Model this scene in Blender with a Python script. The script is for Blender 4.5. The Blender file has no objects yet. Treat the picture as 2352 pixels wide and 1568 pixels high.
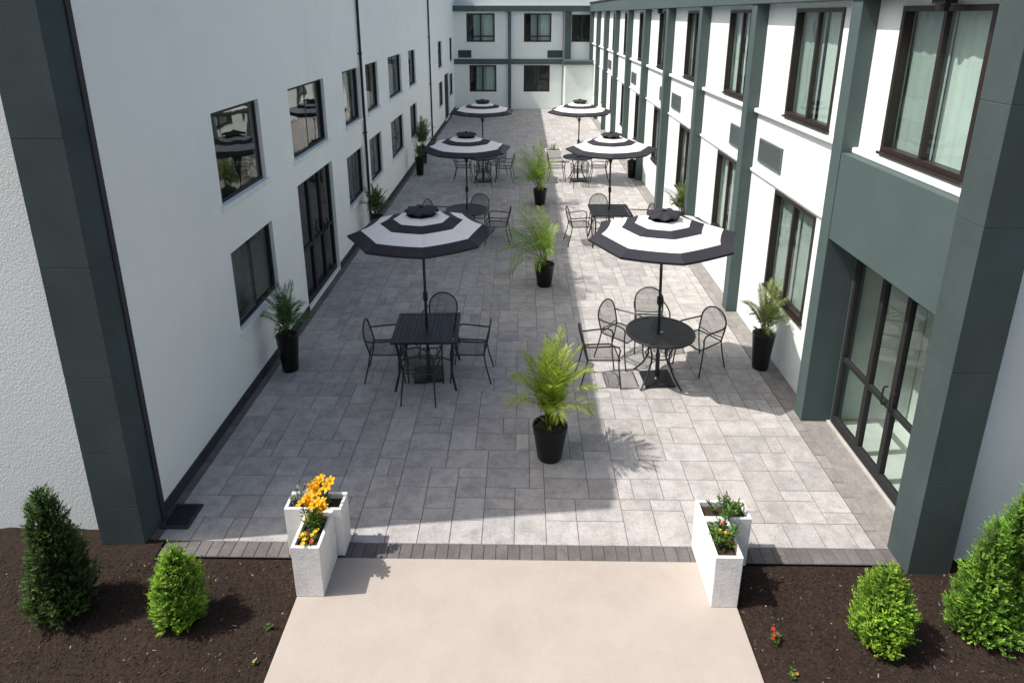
import bpy, math, random
from mathutils import Vector, Matrix, noise as mnoise
random.seed(7)
SC = bpy.context.scene
COL = SC.collection
R = math.radians
# shift-lens camera: principal point above the middle of the frame
H = 4.7; F = 1480.0; PY = 480.0; PIT = math.atan(445/1480); YAW = 0.01553
cp, sp = math.cos(PIT), math.sin(PIT)

# ---- survey helpers: image measurement -> real point on a known plane ----
def ray(px, py):
    dx = (px-1176)/F; dy = (PY-py)/F
    x = dx; y = cp+dy*sp; z = -sp+dy*cp
    c, s = math.cos(YAW), math.sin(YAW)
    return Vector((x*c-y*s, x*s+y*c, z))
def G(px, py, z=0.0):
    r = ray(px, py); t = (z-H)/r.z
    return Vector((r.x*t, r.y*t, z))
def XP(px, py, X):
    r = ray(px, py); t = X/r.x
    return r.y*t, H+r.z*t
def YP(px, py, Y):
    r = ray(px, py); t = Y/r.y
    return r.x*t, H+r.z*t

# ---------------------------------------------------------------- materials
def nd(nt, typ, **kw):
    n = nt.nodes.new(typ)
    for k, v in kw.items(): setattr(n, k, v)
    return n
def mat(name, col, rough=0.7, metal=0.0, var=0.0, vscale=3.0, bump=0.0, bscale=80.0, attr=False, spec=0.5,
        stain=None, stscale=0.8, stamt=0.5, stz=0.35, transl=0.0):
    m = bpy.data.materials.new(name); m.use_nodes = True
    nt = m.node_tree; L = nt.links.new
    b = nt.nodes['Principled BSDF']; out = nt.nodes['Material Output']
    b.inputs['Roughness'].default_value = rough; b.inputs['Metallic'].default_value = metal
    b.inputs['Specular IOR Level'].default_value = spec
    tc = nd(nt, 'ShaderNodeTexCoord')
    if attr:
        a = nd(nt, 'ShaderNodeAttribute'); a.attribute_name = 'Col'; csock = a.outputs['Color']
    else:
        rgb = nd(nt, 'ShaderNodeRGB'); rgb.outputs[0].default_value = (*col, 1); csock = rgb.outputs[0]
    if var > 0:
        n = nd(nt, 'ShaderNodeTexNoise'); n.inputs['Scale'].default_value = vscale; n.inputs['Detail'].default_value = 8
        n.inputs['Roughness'].default_value = 0.65
        L(tc.outputs['Object'], n.inputs['Vector'])
        mr = nd(nt, 'ShaderNodeMapRange'); mr.inputs['From Min'].default_value = 0.3; mr.inputs['From Max'].default_value = 0.7
        mr.inputs['To Min'].default_value = 1-var; mr.inputs['To Max'].default_value = 1+var
        L(n.outputs['Fac'], mr.inputs['Value'])
        mx = nd(nt, 'ShaderNodeMix', data_type='RGBA', blend_type='MULTIPLY'); mx.inputs['Factor'].default_value = 1
        L(csock, mx.inputs['A']); L(mr.outputs['Result'], mx.inputs['B']); csock = mx.outputs['Result']
    if stain:
        n = nd(nt, 'ShaderNodeTexNoise'); n.inputs['Scale'].default_value = stscale; n.inputs['Detail'].default_value = 10
        n.inputs['Roughness'].default_value = 0.72
        mp = nd(nt, 'ShaderNodeMapping'); mp.inputs['Scale'].default_value = (1, 1, stz); mp.inputs['Location'].default_value = (3, 7, 1)
        L(tc.outputs['Object'], mp.inputs['Vector']); L(mp.outputs['Vector'], n.inputs['Vector'])
        mr = nd(nt, 'ShaderNodeMapRange'); mr.inputs['From Min'].default_value = 0.52; mr.inputs['From Max'].default_value = 0.75
        mr.inputs['To Min'].default_value = 0; mr.inputs['To Max'].default_value = stamt
        L(n.outputs['Fac'], mr.inputs['Value'])
        mx = nd(nt, 'ShaderNodeMix', data_type='RGBA'); L(mr.outputs['Result'], mx.inputs['Factor'])
        L(csock, mx.inputs['A']); mx.inputs['B'].default_value = (*stain, 1); csock = mx.outputs['Result']
    L(csock, b.inputs['Base Color'])
    if bump > 0:
        n = nd(nt, 'ShaderNodeTexNoise'); n.inputs['Scale'].default_value = bscale; n.inputs['Detail'].default_value = 4
        L(tc.outputs['Object'], n.inputs['Vector'])
        bp = nd(nt, 'ShaderNodeBump'); bp.inputs['Strength'].default_value = bump; bp.inputs['Distance'].default_value = 0.01
        L(n.outputs['Fac'], bp.inputs['Height']); L(bp.outputs['Normal'], b.inputs['Normal'])
    if transl > 0:
        t = nd(nt, 'ShaderNodeBsdfTranslucent'); L(csock, t.inputs['Color'])
        ms = nd(nt, 'ShaderNodeMixShader'); ms.inputs[0].default_value = transl
        L(b.outputs[0], ms.inputs[1]); L(t.outputs[0], ms.inputs[2]); L(ms.outputs[0], out.inputs['Surface'])
    return m

def glass_mat(name, tint, ior):
    # thin pane: Fresnel reflection, same from both faces
    m = bpy.data.materials.new(name); m.use_nodes = True
    nt = m.node_tree; L = nt.links.new; nt.nodes.remove(nt.nodes['Principled BSDF'])
    out = nt.nodes['Material Output']
    tr = nd(nt, 'ShaderNodeBsdfTransparent'); tr.inputs[0].default_value = (*tint, 1)
    gl = nd(nt, 'ShaderNodeBsdfGlossy'); gl.inputs['Roughness'].default_value = 0.02; gl.inputs['Color'].default_value = (.95, .97, .97, 1)
    tc = nd(nt, 'ShaderNodeTexCoord'); n = nd(nt, 'ShaderNodeTexNoise'); n.inputs['Scale'].default_value = 1.3
    L(tc.outputs['Object'], n.inputs['Vector'])
    bp = nd(nt, 'ShaderNodeBump'); bp.inputs['Strength'].default_value = 0.10; bp.inputs['Distance'].default_value = 0.05
    L(n.outputs['Fac'], bp.inputs['Height']); L(bp.outputs['Normal'], gl.inputs['Normal'])
    geo = nd(nt, 'ShaderNodeNewGeometry'); mr = nd(nt, 'ShaderNodeMapRange')
    mr.inputs['To Min'].default_value = ior; mr.inputs['To Max'].default_value = 1/ior
    L(geo.outputs['Backfacing'], mr.inputs['Value'])
    fr = nd(nt, 'ShaderNodeFresnel'); L(mr.outputs[0], fr.inputs['IOR'])
    ms = nd(nt, 'ShaderNodeMixShader'); L(fr.outputs[0], ms.inputs[0]); L(tr.outputs[0], ms.inputs[1]); L(gl.outputs[0], ms.inputs[2])
    L(ms.outputs[0], out.inputs['Surface'])
    return m

def wire_mat(name, col):
    m = bpy.data.materials.new(name); m.use_nodes = True
    nt = m.node_tree; L = nt.links.new; b = nt.nodes['Principled BSDF']; out = nt.nodes['Material Output']
    b.inputs['Base Color'].default_value = (*col, 1); b.inputs['Roughness'].default_value = 0.5
    tc = nd(nt, 'ShaderNodeTexCoord'); sx = nd(nt, 'ShaderNodeSeparateXYZ'); L(tc.outputs['Object'], sx.inputs[0])
    def M(op, a, bb):
        n = nd(nt, 'ShaderNodeMath', operation=op)
        for i, q in enumerate((a, bb)):
            if isinstance(q, (int, float)): n.inputs[i].default_value = q
            else: L(q, n.inputs[i])
        return n.outputs[0]
    v = M('ADD', sx.outputs[1], sx.outputs[2]); u = M('MULTIPLY', sx.outputs[0], 1.6)
    s1 = M('FRACT', M('MULTIPLY', M('ADD', u, v), 38.0), 0); s2 = M('FRACT', M('MULTIPLY', M('SUBTRACT', u, v), 38.0), 0)
    o = M('MAXIMUM', M('LESS_THAN', s1, 0.24), M('LESS_THAN', s2, 0.24))
    tr = nd(nt, 'ShaderNodeBsdfTransparent'); ms = nd(nt, 'ShaderNodeMixShader')
    L(o, ms.inputs[0]); L(tr.outputs[0], ms.inputs[1]); L(b.outputs[0], ms.inputs[2]); L(ms.outputs[0], out.inputs['Surface'])
    return m

def paver_mat(name, rough=0.85):
    m = bpy.data.materials.new(name); m.use_nodes = True
    nt = m.node_tree; L = nt.links.new; b = nt.nodes['Principled BSDF']
    a = nd(nt, 'ShaderNodeAttribute'); a.attribute_name = 'Col'
    tc = nd(nt, 'ShaderNodeTexCoord')
    w = nd(nt, 'ShaderNodeMath', operation='MULTIPLY'); w.inputs[1].default_value = 60.0; L(a.outputs['Alpha'], w.inputs[0])
    n = nd(nt, 'ShaderNodeTexNoise', noise_dimensions='4D'); n.inputs['Scale'].default_value = 5.5; n.inputs['Detail'].default_value = 10
    n.inputs['Roughness'].default_value = 0.74
    L(tc.outputs['Object'], n.inputs['Vector']); L(w.outputs[0], n.inputs['W'])
    mr = nd(nt, 'ShaderNodeMapRange'); mr.inputs['From Min'].default_value = .36; mr.inputs['From Max'].default_value = .58
    mr.inputs['To Min'].default_value = .72; mr.inputs['To Max'].default_value = 1.08; L(n.outputs['Fac'], mr.inputs['Value'])
    n2 = nd(nt, 'ShaderNodeTexNoise'); n2.inputs['Scale'].default_value = 55; n2.inputs['Detail'].default_value = 4
    L(tc.outputs['Object'], n2.inputs['Vector'])
    mr2 = nd(nt, 'ShaderNodeMapRange'); mr2.inputs['From Min'].default_value = .3; mr2.inputs['From Max'].default_value = .7
    mr2.inputs['To Min'].default_value = .84; mr2.inputs['To Max'].default_value = 1.15; L(n2.outputs['Fac'], mr2.inputs['Value'])
    mu = nd(nt, 'ShaderNodeMath', operation='MULTIPLY'); L(mr.outputs[0], mu.inputs[0]); L(mr2.outputs[0], mu.inputs[1])
    mx = nd(nt, 'ShaderNodeMix', data_type='RGBA', blend_type='MULTIPLY'); mx.inputs['Factor'].default_value = 1
    L(a.outputs['Color'], mx.inputs['A']); L(mu.outputs[0], mx.inputs['B']); L(mx.outputs['Result'], b.inputs['Base Color'])
    bp = nd(nt, 'ShaderNodeBump'); bp.inputs['Strength'].default_value = .35; bp.inputs['Distance'].default_value = .006
    L(n2.outputs['Fac'], bp.inputs['Height']); L(bp.outputs['Normal'], b.inputs['Normal'])
    b.inputs['Roughness'].default_value = rough
    return m

M = {}
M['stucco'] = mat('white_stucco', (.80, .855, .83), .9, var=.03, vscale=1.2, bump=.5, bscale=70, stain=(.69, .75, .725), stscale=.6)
M['stuccoL'] = mat('shade_lifted_stucco', (.91, .945, .92), .9, var=.025, vscale=1.2, bump=.5, bscale=70, stain=(.81, .865, .84), stscale=.6)  # left wall copy, lightened against its shade; sunlit walls keep the darker one
M['green'] = mat('dark_green_stucco', (.045, .068, .070), .85, var=.2, vscale=1.5, bump=.6, bscale=100, stain=(.078, .102, .103))
M['greenflat'] = mat('green_grey_paint', (.062, .094, .094), .7, var=.08, vscale=2, bump=.15, bscale=100, stain=(.085, .12, .118))
M['ledge'] = mat('white_ledge_paint', (.82, .86, .84), .85, var=.07, vscale=6, bump=.6, bscale=35, stain=(.58, .60, .57), stscale=5, stz=1)
M['plinth'] = mat('charcoal_plinth', (.032, .034, .042), .8, var=.2, vscale=4, bump=.2)
M['brown'] = mat('dark_bronze_frame', (.024, .016, .014), .4, var=.15)
M['black'] = mat('black_metal', (.010, .011, .013), .42, var=.15, vscale=12)
M['blackmatt'] = mat('black_matt', (.012, .012, .014), .7)
M['glass'] = glass_mat('window_glass', (.85, .92, .89), 1.6)
M['doorglass'] = glass_mat('door_glass', (.86, .93, .90), 1.65)
M['darkglass'] = glass_mat('tinted_window_glass', (.60, .66, .63), 1.9)
M['curtain'] = mat('pale_curtain', (.58, .67, .63), .9, var=.05, vscale=2, transl=.12)
M['sheer'] = mat('grey_sheer_curtain', (.36, .43, .41), .9, var=.05, vscale=2, transl=.12)
M['added_backing'] = mat('grey_green_backing', (.17, .21, .18), .9, var=.35, vscale=2.5)  # backing sheet added behind left panes to lighten their dark glass
M['interior'] = mat('dim_interior', (.10, .12, .11), .9, var=.4, vscale=.8)
M['lobby'] = mat('lobby_floor', (.52, .56, .53), .6, var=.2, vscale=1.2)
M['threshold'] = mat('grey_threshold', (.40, .39, .37), .9, var=.12, vscale=5, bump=.2)
M['grille'] = mat('slate_grille', (.11, .14, .14), .6)
M['roof'] = mat('roof_membrane', (.35, .36, .36), .9, var=.1)
M['white_fabric'] = mat('white_canvas', (.87, .87, .86), .85, bump=.15, bscale=300, transl=.12)
M['black_fabric'] = mat('black_canvas', (.018, .018, .027), .8, bump=.15, bscale=300)
M['wire'] = wire_mat('expanded_metal', (.03, .028, .025))
M['chair'] = mat('dark_bronze_metal', (.022, .02, .019), .42)
M['pot'] = mat('black_glazed_pot', (.006, .006, .007), .35, var=.2, vscale=8, spec=.35)
M['soil'] = mat('potting_soil', (.03, .02, .014), .95, var=.4, vscale=40, bump=.8, bscale=60)
M['leaf'] = mat('leaf', (.1, .2, .05), .5, attr=True, transl=.38, spec=.35)
M['petal'] = mat('petal', (.8, .4, .05), .55, attr=True, transl=.3, spec=.3)
M['bark'] = mat('stem_bark', (.10, .075, .045), .9, var=.3, vscale=20)
M['concrete'] = mat('concrete', (.39, .345, .308), .9, var=.06, vscale=2.2, bump=.3, bscale=70, stain=(.31, .27, .235), stscale=1.8, stz=1, stamt=.4)
M['planter'] = mat('white_planter_finish', (.78, .77, .74), .8, var=.09, vscale=6, bump=.4, bscale=50, stain=(.55, .53, .49), stscale=5, stz=.5)
M['paver'] = paver_mat('paver')
M['mulch'] = mat('mulch', (.026, .017, .013), .95, var=.6, vscale=34, bump=1.0, bscale=60, spec=.2)
M['chip'] = mat('chips', (.1, .06, .04), .95, attr=True, spec=.2)
M['ground'] = mat('ground_soil', (.06, .06, .035), .95, var=.4, vscale=1.5, bump=.6, bscale=20)
M['grate'] = mat('black_iron', (.01, .01, .012), .6)

# ---------------------------------------------------------------- mesh builder
ORI = {}
class MB:
    def __init__(s): s.v = []; s.f = []; s.m = []; s.c = []
    def add(s, vs, fs, mi=0, col=None):
        o = len(s.v); s.v += [tuple(p) for p in vs]
        for f in fs:
            s.f.append(tuple(i+o for i in f)); s.m.append(mi); s.c.append(col)
    def box(s, x0, y0, z0, x1, y1, z1, mi=0, col=None):
        vs = [(x, y, z) for z in (z0, z1) for y in (y0, y1) for x in (x0, x1)]
        s.add(vs, [(0, 2, 3, 1), (4, 5, 7, 6), (0, 1, 5, 4), (2, 6, 7, 3), (0, 4, 6, 2), (1, 3, 7, 5)], mi, col)
    def bar(s, p, q, w, h, mi=0, up=(0, 0, 1)):
        p = Vector(p); q = Vector(q); t = (q-p).normalized(); u = Vector(up)
        if abs(t.dot(u)) > .97: u = Vector((1, 0, 0))
        a = t.cross(u).normalized()*w/2; b = a.cross(t).normalized()*h/2
        vs = [p-a-b, p+a-b, p+a+b, p-a+b, q-a-b, q+a-b, q+a+b, q-a+b]
        s.add(vs, [(3, 2, 1, 0), (4, 5, 6, 7), (0, 1, 5, 4), (1, 2, 6, 5), (2, 3, 7, 6), (3, 0, 4, 7)], mi)
    def tube(s, pts, r, n=6, closed=False, mi=0, col=None, r2=None):
        pts = [Vector(p) for p in pts]; k = len(pts); rings = []
        up = Vector((0, 0, 1)); a = None
        for i in range(k):
            if closed: t = pts[(i+1) % k]-pts[i-1]
            else: t = pts[min(i+1, k-1)]-pts[max(i-1, 0)]
            t.normalize()
            if a is None:
                a = t.cross(up)
                if a.length < .1: a = t.cross(Vector((1, 0, 0)))
            a = (a-t*a.dot(t)).normalized(); b = t.cross(a)
            rr = r if r2 is None else r+(r2-r)*i/(k-1)
            rings.append([pts[i]+a*math.cos(2*math.pi*j/n)*rr+b*math.sin(2*math.pi*j/n)*rr for j in range(n)])
        vs = [p for rg in rings for p in rg]; fs = []
        for i in range(k if closed else k-1):
            i2 = (i+1) % k
            for j in range(n):
                fs.append((i*n+j, i*n+(j+1) % n, i2*n+(j+1) % n, i2*n+j))
        if not closed:
            fs.append(tuple(range(n-1, -1, -1))); fs.append(tuple((k-1)*n+j for j in range(n)))
        s.add(vs, fs, mi, col)
    def lathe(s, prof, n=24, c=(0, 0, 0), mi=0, col=None, cap0=True, cap1=True):
        vs = []; fs = []
        for (r, z) in prof:
            for j in range(n):
                a = 2*math.pi*j/n; vs.append((c[0]+r*math.cos(a), c[1]+r*math.sin(a), c[2]+z))
        k = len(prof)
        for i in range(k-1):
            for j in range(n):
                fs.append((i*n+j, i*n+(j+1) % n, (i+1)*n+(j+1) % n, (i+1)*n+j))
        if cap0: fs.append(tuple(range(n-1, -1, -1)))
        if cap1: fs.append(tuple((k-1)*n+j for j in range(n)))
        s.add(vs, fs, mi, col)
    def build(s, name, mats, parent=None, smooth=False, bevel=0.0, ang=40):
        o = ORI.get(parent.name, Vector((0, 0, 0))) if parent else Vector((0, 0, 0))
        me = bpy.data.meshes.new(name)
        me.from_pydata([(p[0]-o.x, p[1]-o.y, p[2]-o.z) for p in s.v], [], s.f)
        if not isinstance(mats, (list, tuple)): mats = [mats]
        for m in mats: me.materials.append(m)
        if len(mats) > 1: me.polygons.foreach_set('material_index', s.m)
        if any(c is not None for c in s.c):
            at = me.color_attributes.new('Col', 'FLOAT_COLOR', 'CORNER'); buf = []
            for f, c in zip(s.f, s.c):
                c = c or (.5, .5, .5)
                buf += (list(c) if len(c) == 4 else list(c)+[1.0])*len(f)
            at.data.foreach_set('color', buf)
        if smooth:
            me.polygons.foreach_set('use_smooth', [True]*len(me.polygons))
            me.set_sharp_from_angle(angle=R(ang))
        me.update()
        ob = bpy.data.objects.new(name, me); COL.objects.link(ob)
        if parent: ob.parent = parent
        ORI[ob.name] = o
        if bevel > 0:
            bm = ob.modifiers.new('Bevel', 'BEVEL'); bm.width = bevel; bm.segments = 2; bm.limit_method = 'ANGLE'; bm.angle_limit = R(50)
        return ob
def tag(o, label, cat, group=None, kind=None):
    o['label'] = label; o['category'] = cat
    if group: o['group'] = group
    if kind: o['kind'] = kind
    return o
def empty(name, loc=(0, 0, 0), rz=0.0):
    o = bpy.data.objects.new(name, None); COL.objects.link(o); o.location = loc; o.rotation_euler = (0, 0, rz)
    o.empty_display_size = .1; ORI[o.name] = Vector(loc); return o
def copy_tree(o, parent=None):
    kids = list(o.children)
    c = o.copy(); COL.objects.link(c); c.parent = parent
    for ch in kids: copy_tree(ch, c)
    return c

# ---------------------------------------------------------------- key dimensions (metres)
XL = -3.50              # face of the left wall
XR = 3.57; XF = 3.39    # face of the right wall, face of its pilasters
XD = 3.74               # entrance door plane
YB = 33.8               # far wall
YF = 4.65; YP0 = 4.83   # front border of the paving
WX0 = -1.88; WX1 = 1.80 # walkway
YLF = 4.95; YRF = 4.72  # front walls

# ================================================================ ground, paving, walkway
g = MB(); g.add([(-300, -300, -.06), (300, -300, -.06), (300, 300, -.06), (-300, 300, -.06)], [(0, 1, 2, 3)])
tag(g.build('ground', M['ground']), 'bare brown ground stretching away around the buildings', 'ground', kind='structure')

def bedz(x, y, seed): return .05*mnoise.noise((x*1.3, y*1.3, seed))+.02*mnoise.noise((x*7, y*7, seed))+.008*mnoise.noise((x*23, y*23, seed))
XB0 = -3.30
def bede(x, y): return min(1, min(abs(x-WX0) if x < 0 else abs(x-WX1), abs(y-YF) if XB0+.02 < x < XF else 1)/.2)
def bed(xs, label, seed, y0=0.5):
    b = MB()
    for (x0, x1, y1) in xs:
        nx = min(100, max(4, int((x1-x0)/.06))); ny = int((y1-y0)/.06); vs = []; fs = []
        for j in range(ny+1):
            for i in range(nx+1):
                x = x0+(x1-x0)*i/nx; y = y0+(y1-y0)*j/ny
                vs.append((x, y, -.02+bede(x, y)*(.025+bedz(x, y, seed))))
        for j in range(ny):
            for i in range(nx):
                a = j*(nx+1)+i; fs.append((a, a+1, a+nx+2, a+nx+1))
        b.add(vs, fs)
    tag(b.build('mulch_bed', M['mulch'], smooth=True), label, 'mulch bed', kind='structure')
bed([(-10, XL-.02, YLF+.01), (XL-.02, XB0-.005, YP0), (XB0-.005, WX0-.005, YF-.008)], 'dark brown mulch bed left of the concrete walkway', 1.0)
bed([(WX1+.005, XF, YF-.008), (XF, 10, YRF+.01)], 'dark brown mulch bed right of the concrete walkway', 5.0)
ch = MB()
for i in range(14000):
    left = random.random() < .5
    if left: x = random.uniform(-5.2, WX0-.03)
    else: x = random.uniform(WX1+.03, 4.8)
    y = random.uniform(2.7, 4.6)
    z = -.02+bede(x, y)*(.025+bedz(x, y, 1.0 if left else 5.0))+random.uniform(0, .008)
    L = random.uniform(.003, .015); W = random.uniform(.002, .005); a = random.uniform(0, 6.3); q = random.uniform(-.6, .6)
    d = Vector((math.cos(a), math.sin(a), q)).normalized()*L; s_ = Vector((-math.sin(a), math.cos(a), random.uniform(-.5, .5)))*W
    c = Vector((x, y, z)); k = random.random()
    t = random.uniform(.5, 1.4)
    col = (.034*t, .022*t, .016*t) if k < .82 else ((.08*t, .053*t, .038*t) if k < .975 else (.24*t, .20*t, .15*t))
    ch.add([c-d-s_, c+d-s_, c+d+s_, c-d+s_], [(0, 1, 2, 3)], 0, col)
tag(ch.build('mulch_chips', M['chip']), 'loose bark chips scattered over the mulch beds', 'bark chips', kind='stuff')

w = MB()
w.box(WX0, 1.95, -.05, WX1, YF-.004, .012)
w.box(WX0, -3.0, -.05, WX1, 1.944, .012)
tag(w.build('walkway', M['concrete'], bevel=.008), 'pale tan concrete walkway leading to the courtyard paving', 'walkway', kind='structure')

# pavers: random ashlar, each stone a chamfered face of one sheet
def stone(mb, x0, y0, x1, y1, z, col, gap=.002, ch_=.003):
    a0, b0, a1, b1 = x0+gap, y0+gap, x1-gap, y1-gap; c = ch_
    vs = [(a0, b0, z-.007), (a1, b0, z-.007), (a1, b1, z-.007), (a0, b1, z-.007),
          (a0+c, b0+c, z), (a1-c, b0+c, z), (a1-c, b1-c, z), (a0+c, b1-c, z)]
    mb.add(vs, [(4, 5, 6, 7), (0, 1, 5, 4), (1, 2, 6, 5), (2, 3, 7, 6), (3, 0, 4, 7)], 0, col)
pv = MB(); CELL = .15; PX0 = -3.39; PX1 = 3.28
nx = int(round((PX1-PX0)/CELL)); cw = (PX1-PX0)/nx; ny = int((YB-YP0)/CELL)+1
pv.add([(PX0, YP0, -.005), (PX1, YP0, -.005), (PX1, YB, -.005), (PX0, YB, -.005)], [(0, 1, 2, 3)], 0, (.14, .137, .135, .5))
occ = [[False]*nx for _ in range(ny)]
shapes = [(3, 2)]*5+[(2, 2)]*4+[(2, 3)]*3+[(2, 1)]*1+[(1, 2)]*1
for j in range(ny):
    for i in range(nx):
        if occ[j][i]: continue
        opts = random.sample(shapes, len(shapes))+[(2, 1), (1, 2), (1, 1)]
        for (a, b) in opts:
            if i+a <= nx and j+b <= ny and all(not occ[j+q][i+p] for q in range(b) for p in range(a)):
                break
        for q in range(b):
            for p in range(a): occ[j+q][i+p] = True
        y1 = min(YP0+(j+b)*CELL, YB-.01); y0 = YP0+j*CELL
        if y1-y0 < .03: continue
        t = random.choice([.88, .94, 1.0, 1.02, 1.05, 1.08])*random.uniform(.97, 1.03)
        tint = random.uniform(-.006, .006)
        stone(pv, PX0+i*cw, y0, PX0+(i+a)*cw, y1, random.uniform(-.001, .001), (.405*t+tint, .389*t, .381*t-tint, random.random()))
tag(pv.build('paving', M['paver']), 'grey mottled stone pavers covering the long courtyard floor', 'paving', kind='structure')
bd = MB()
bd.add([(XB0, YF, -.0055), (XF+.02, YF, -.0055), (XF+.02, YP0, -.0055), (XB0, YP0, -.0055)], [(0, 1, 2, 3)], 0, (.07, .066, .065, .5))
def dk(b=.13):
    t = random.uniform(.88, 1.12); return (b*t, b*.93*t, b*.91*t, random.random())
x = XB0
while x < XF:
    stone(bd, x, YF, x+.11, YP0-.002, .0, dk()); x += .11
for (xa, xb, ys, bb) in ((XL-.01, PX0-.003, YP0, .16), (PX1+.003, XF+.01, YP0, .26)):
    bd.add([(xa, ys, -.0055), (xb, ys, -.0055), (xb, YB, -.0055), (xa, YB, -.0055)], [(0, 1, 2, 3)], 0, (.08, .077, .075, .5))
    y = ys
    while y < YB-.25:
        stone(bd, xa, y, xb, y+.22, .0, dk(bb)); y += .22
bd.add([(XF+.011, 4.86, -.0056), (XD-.05, 4.86, -.0056), (XD-.05, YB, -.0056), (XF+.011, YB, -.0056)], [(0, 1, 2, 3)], 0, (.24, .23, .22, .5))
tag(bd.build('paver_border', M['paver']), 'charcoal soldier course of pavers edging the courtyard', 'paver border', kind='structure')

# ================================================================ buildings
def wall_sheet(mb, mp, u0, u1, z0, z1, ops, depth, mi=0):
    us = sorted({u0, u1, *[o[0] for o in ops], *[o[1] for o in ops]}); zs = sorted({z0, z1, *[o[2] for o in ops], *[o[3] for o in ops]})
    us = [u for u in us if u0 <= u <= u1]; zs = [z for z in zs if z0 <= z <= z1]
    for a, b in zip(us, us[1:]):
        for c, d in zip(zs, zs[1:]):
            um, zm = (a+b)/2, (c+d)/2
            if any(o[0] < um < o[1] and o[2] < zm < o[3] for o in ops): continue
            mb.add([mp(a, c, 0), mp(b, c, 0), mp(b, d, 0), mp(a, d, 0)], [(0, 1, 2, 3)], mi)
    for (a, b, c, d) in ops:
        for (p, q) in (((a, c), (b, c)), ((b, c), (b, d)), ((b, d), (a, d)), ((a, d), (a, c))):
            mb.add([mp(*p, 0), mp(*q, 0), mp(*q, depth), mp(*p, depth)], [(0, 1, 2, 3)], mi)
def boxm(mb, mp, u0, u1, z0, z1, w0, w1, mi=0):
    a = mp(u0, z0, w0); b = mp(u1, z1, w1)
    mb.box(min(a[0], b[0]), min(a[1], b[1]), min(a[2], b[2]), max(a[0], b[0]), max(a[1], b[1]), max(a[2], b[2]), mi)
def pane_quad(mb, mp, a, b, c, e, ww):
    q = [Vector(mp(a, c, ww)), Vector(mp(b, c, ww)), Vector(mp(b, e, ww)), Vector(mp(a, e, ww))]
    nrm = (q[1]-q[0]).cross(q[2]-q[1]); outw = Vector(mp(0, 0, -1))-Vector(mp(0, 0, 0))
    mb.add(q, [(0, 1, 2, 3) if nrm.dot(outw) > 0 else (3, 2, 1, 0)])
mpL = lambda u, z, w: (XL-w, u, z)
mpR = lambda u, z, w: (XR+w, u, z)
mpB = lambda u, z, w: (u, YB+w, z)

def window(root, mp, u0, u1, z0, z1, w0, w1, fm, gm, fw=.06, mull=(.5,), curtain=None, sillm=None, silld=.05, lowsill=False, rail=None, cname='curtain'):
    f = MB()
    boxm(f, mp, u0, u1, z0, z0+fw, w0, w1); boxm(f, mp, u0, u1, z1-fw, z1, w0, w1)
    boxm(f, mp, u0, u0+fw, z0+fw, z1-fw, w0, w1); boxm(f, mp, u1-fw, u1, z0+fw, z1-fw, w0, w1)
    for q in mull:
        um = u0+(u1-u0)*q; boxm(f, mp, um-fw*.45, um+fw*.45, z0+fw, z1-fw, w0+.01, w1-.005)
    if lowsill: boxm(f, mp, u0-.015, u1+.015, z0-.03, z0-.001, w0-.03, w1)
    if rail: boxm(f, mp, u0+fw, u1-fw, rail, rail+.06, w0+.013, w1-.008)
    fo = f.build('window', fm, root, bevel=.004)
    wm = (w0+w1)/2
    us = [u0+fw]+[u0+(u1-u0)*q for q in mull]+[u1-fw]
    for i, (a, b) in enumerate(zip(us, us[1:])):
        p = MB(); ww = wm+(.012 if i % 2 else -.012)
        pane_quad(p, mp, a, b, z0+fw, z1-fw, ww); p.build('pane', gm, fo)
    if curtain:
        for (qa, qb, cm) in curtain:
            c = MB(); n = 60; vs = []; fs = []; ua = u0+(u1-u0)*qa; ub = u0+(u1-u0)*qb; ph = random.uniform(0, 6)
            for i in range(n+1):
                uu = ua+(ub-ua)*i/n; ww = w1+.05+.006*math.sin(uu*41+ph)+.004*math.sin(uu*17)
                vs += [mp(uu, z0-.03, ww), mp(uu, z1+.05, ww)]
            for i in range(n): fs.append((2*i, 2*i+2, 2*i+3, 2*i+1))
            c.add(vs, fs); c.build(cname, cm, fo, smooth=True)
    if sillm:
        s = MB(); boxm(s, mp, u0-.04, u1+.06, z0-.075, z0-.002, -silld, .05); s.build('sill', sillm, fo, bevel=.008)
    return fo

# ---------------- left building
LB = empty('building', (XL, 20, 0))
tag(LB, 'tall white stucco building on the left, with tinted square windows and a glass door', 'building')
meas_up = [((483, 262), (592, 228)), ((660, 205), (742, 183)), ((785, 165), (822, 155)), ((838, 150), (866, 143)),
           ((890, 133), (920, 126)), ((937, 120), (953, 116)), ((1005, 97), (1014, 92)), ((1032, 88), (1038, 86))]
meas_lo = [((530, 585), (625, 512)), ((797, 372), (833, 345)), ((848, 325), (876, 308)), ((898, 287), (926, 268)), ((942, 252), (957, 242)), ((1008, 198), (1017, 190)), ((1032, 178), (1040, 172))]
ZU0, ZU1, ZL0, ZL1 = 2.56, 3.64, .92, 1.95
wL = []
for a, b in meas_up: wL.append((XP(*a, XL)[0], XP(*b, XL)[0], ZU0, ZU1))
for a, b in meas_lo: wL.append((XP(*a, XL)[0], XP(*b, XL)[0], ZL0, ZL1))
dY0 = XP(683, 428, XL)[0]; dY1 = XP(762, 372, XL)[0]; doorL = (dY0, dY1, .03, 2.14)
fY0 = XP(1020, 160, XL)[0]; fY1 = XP(1030, 155, XL)[0]; doorF = (fY0, fY1, .03, 2.1)
opsL = wL+[doorL, doorF]
ZT = 6.52; PLX0, PLX1, PLY0, PLY1 = -3.88, XL+.03, 4.77, 5.06
m = MB()
wall_sheet(m, mpL, PLY1-.02, YB, 0, ZT, opsL, .14)
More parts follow.
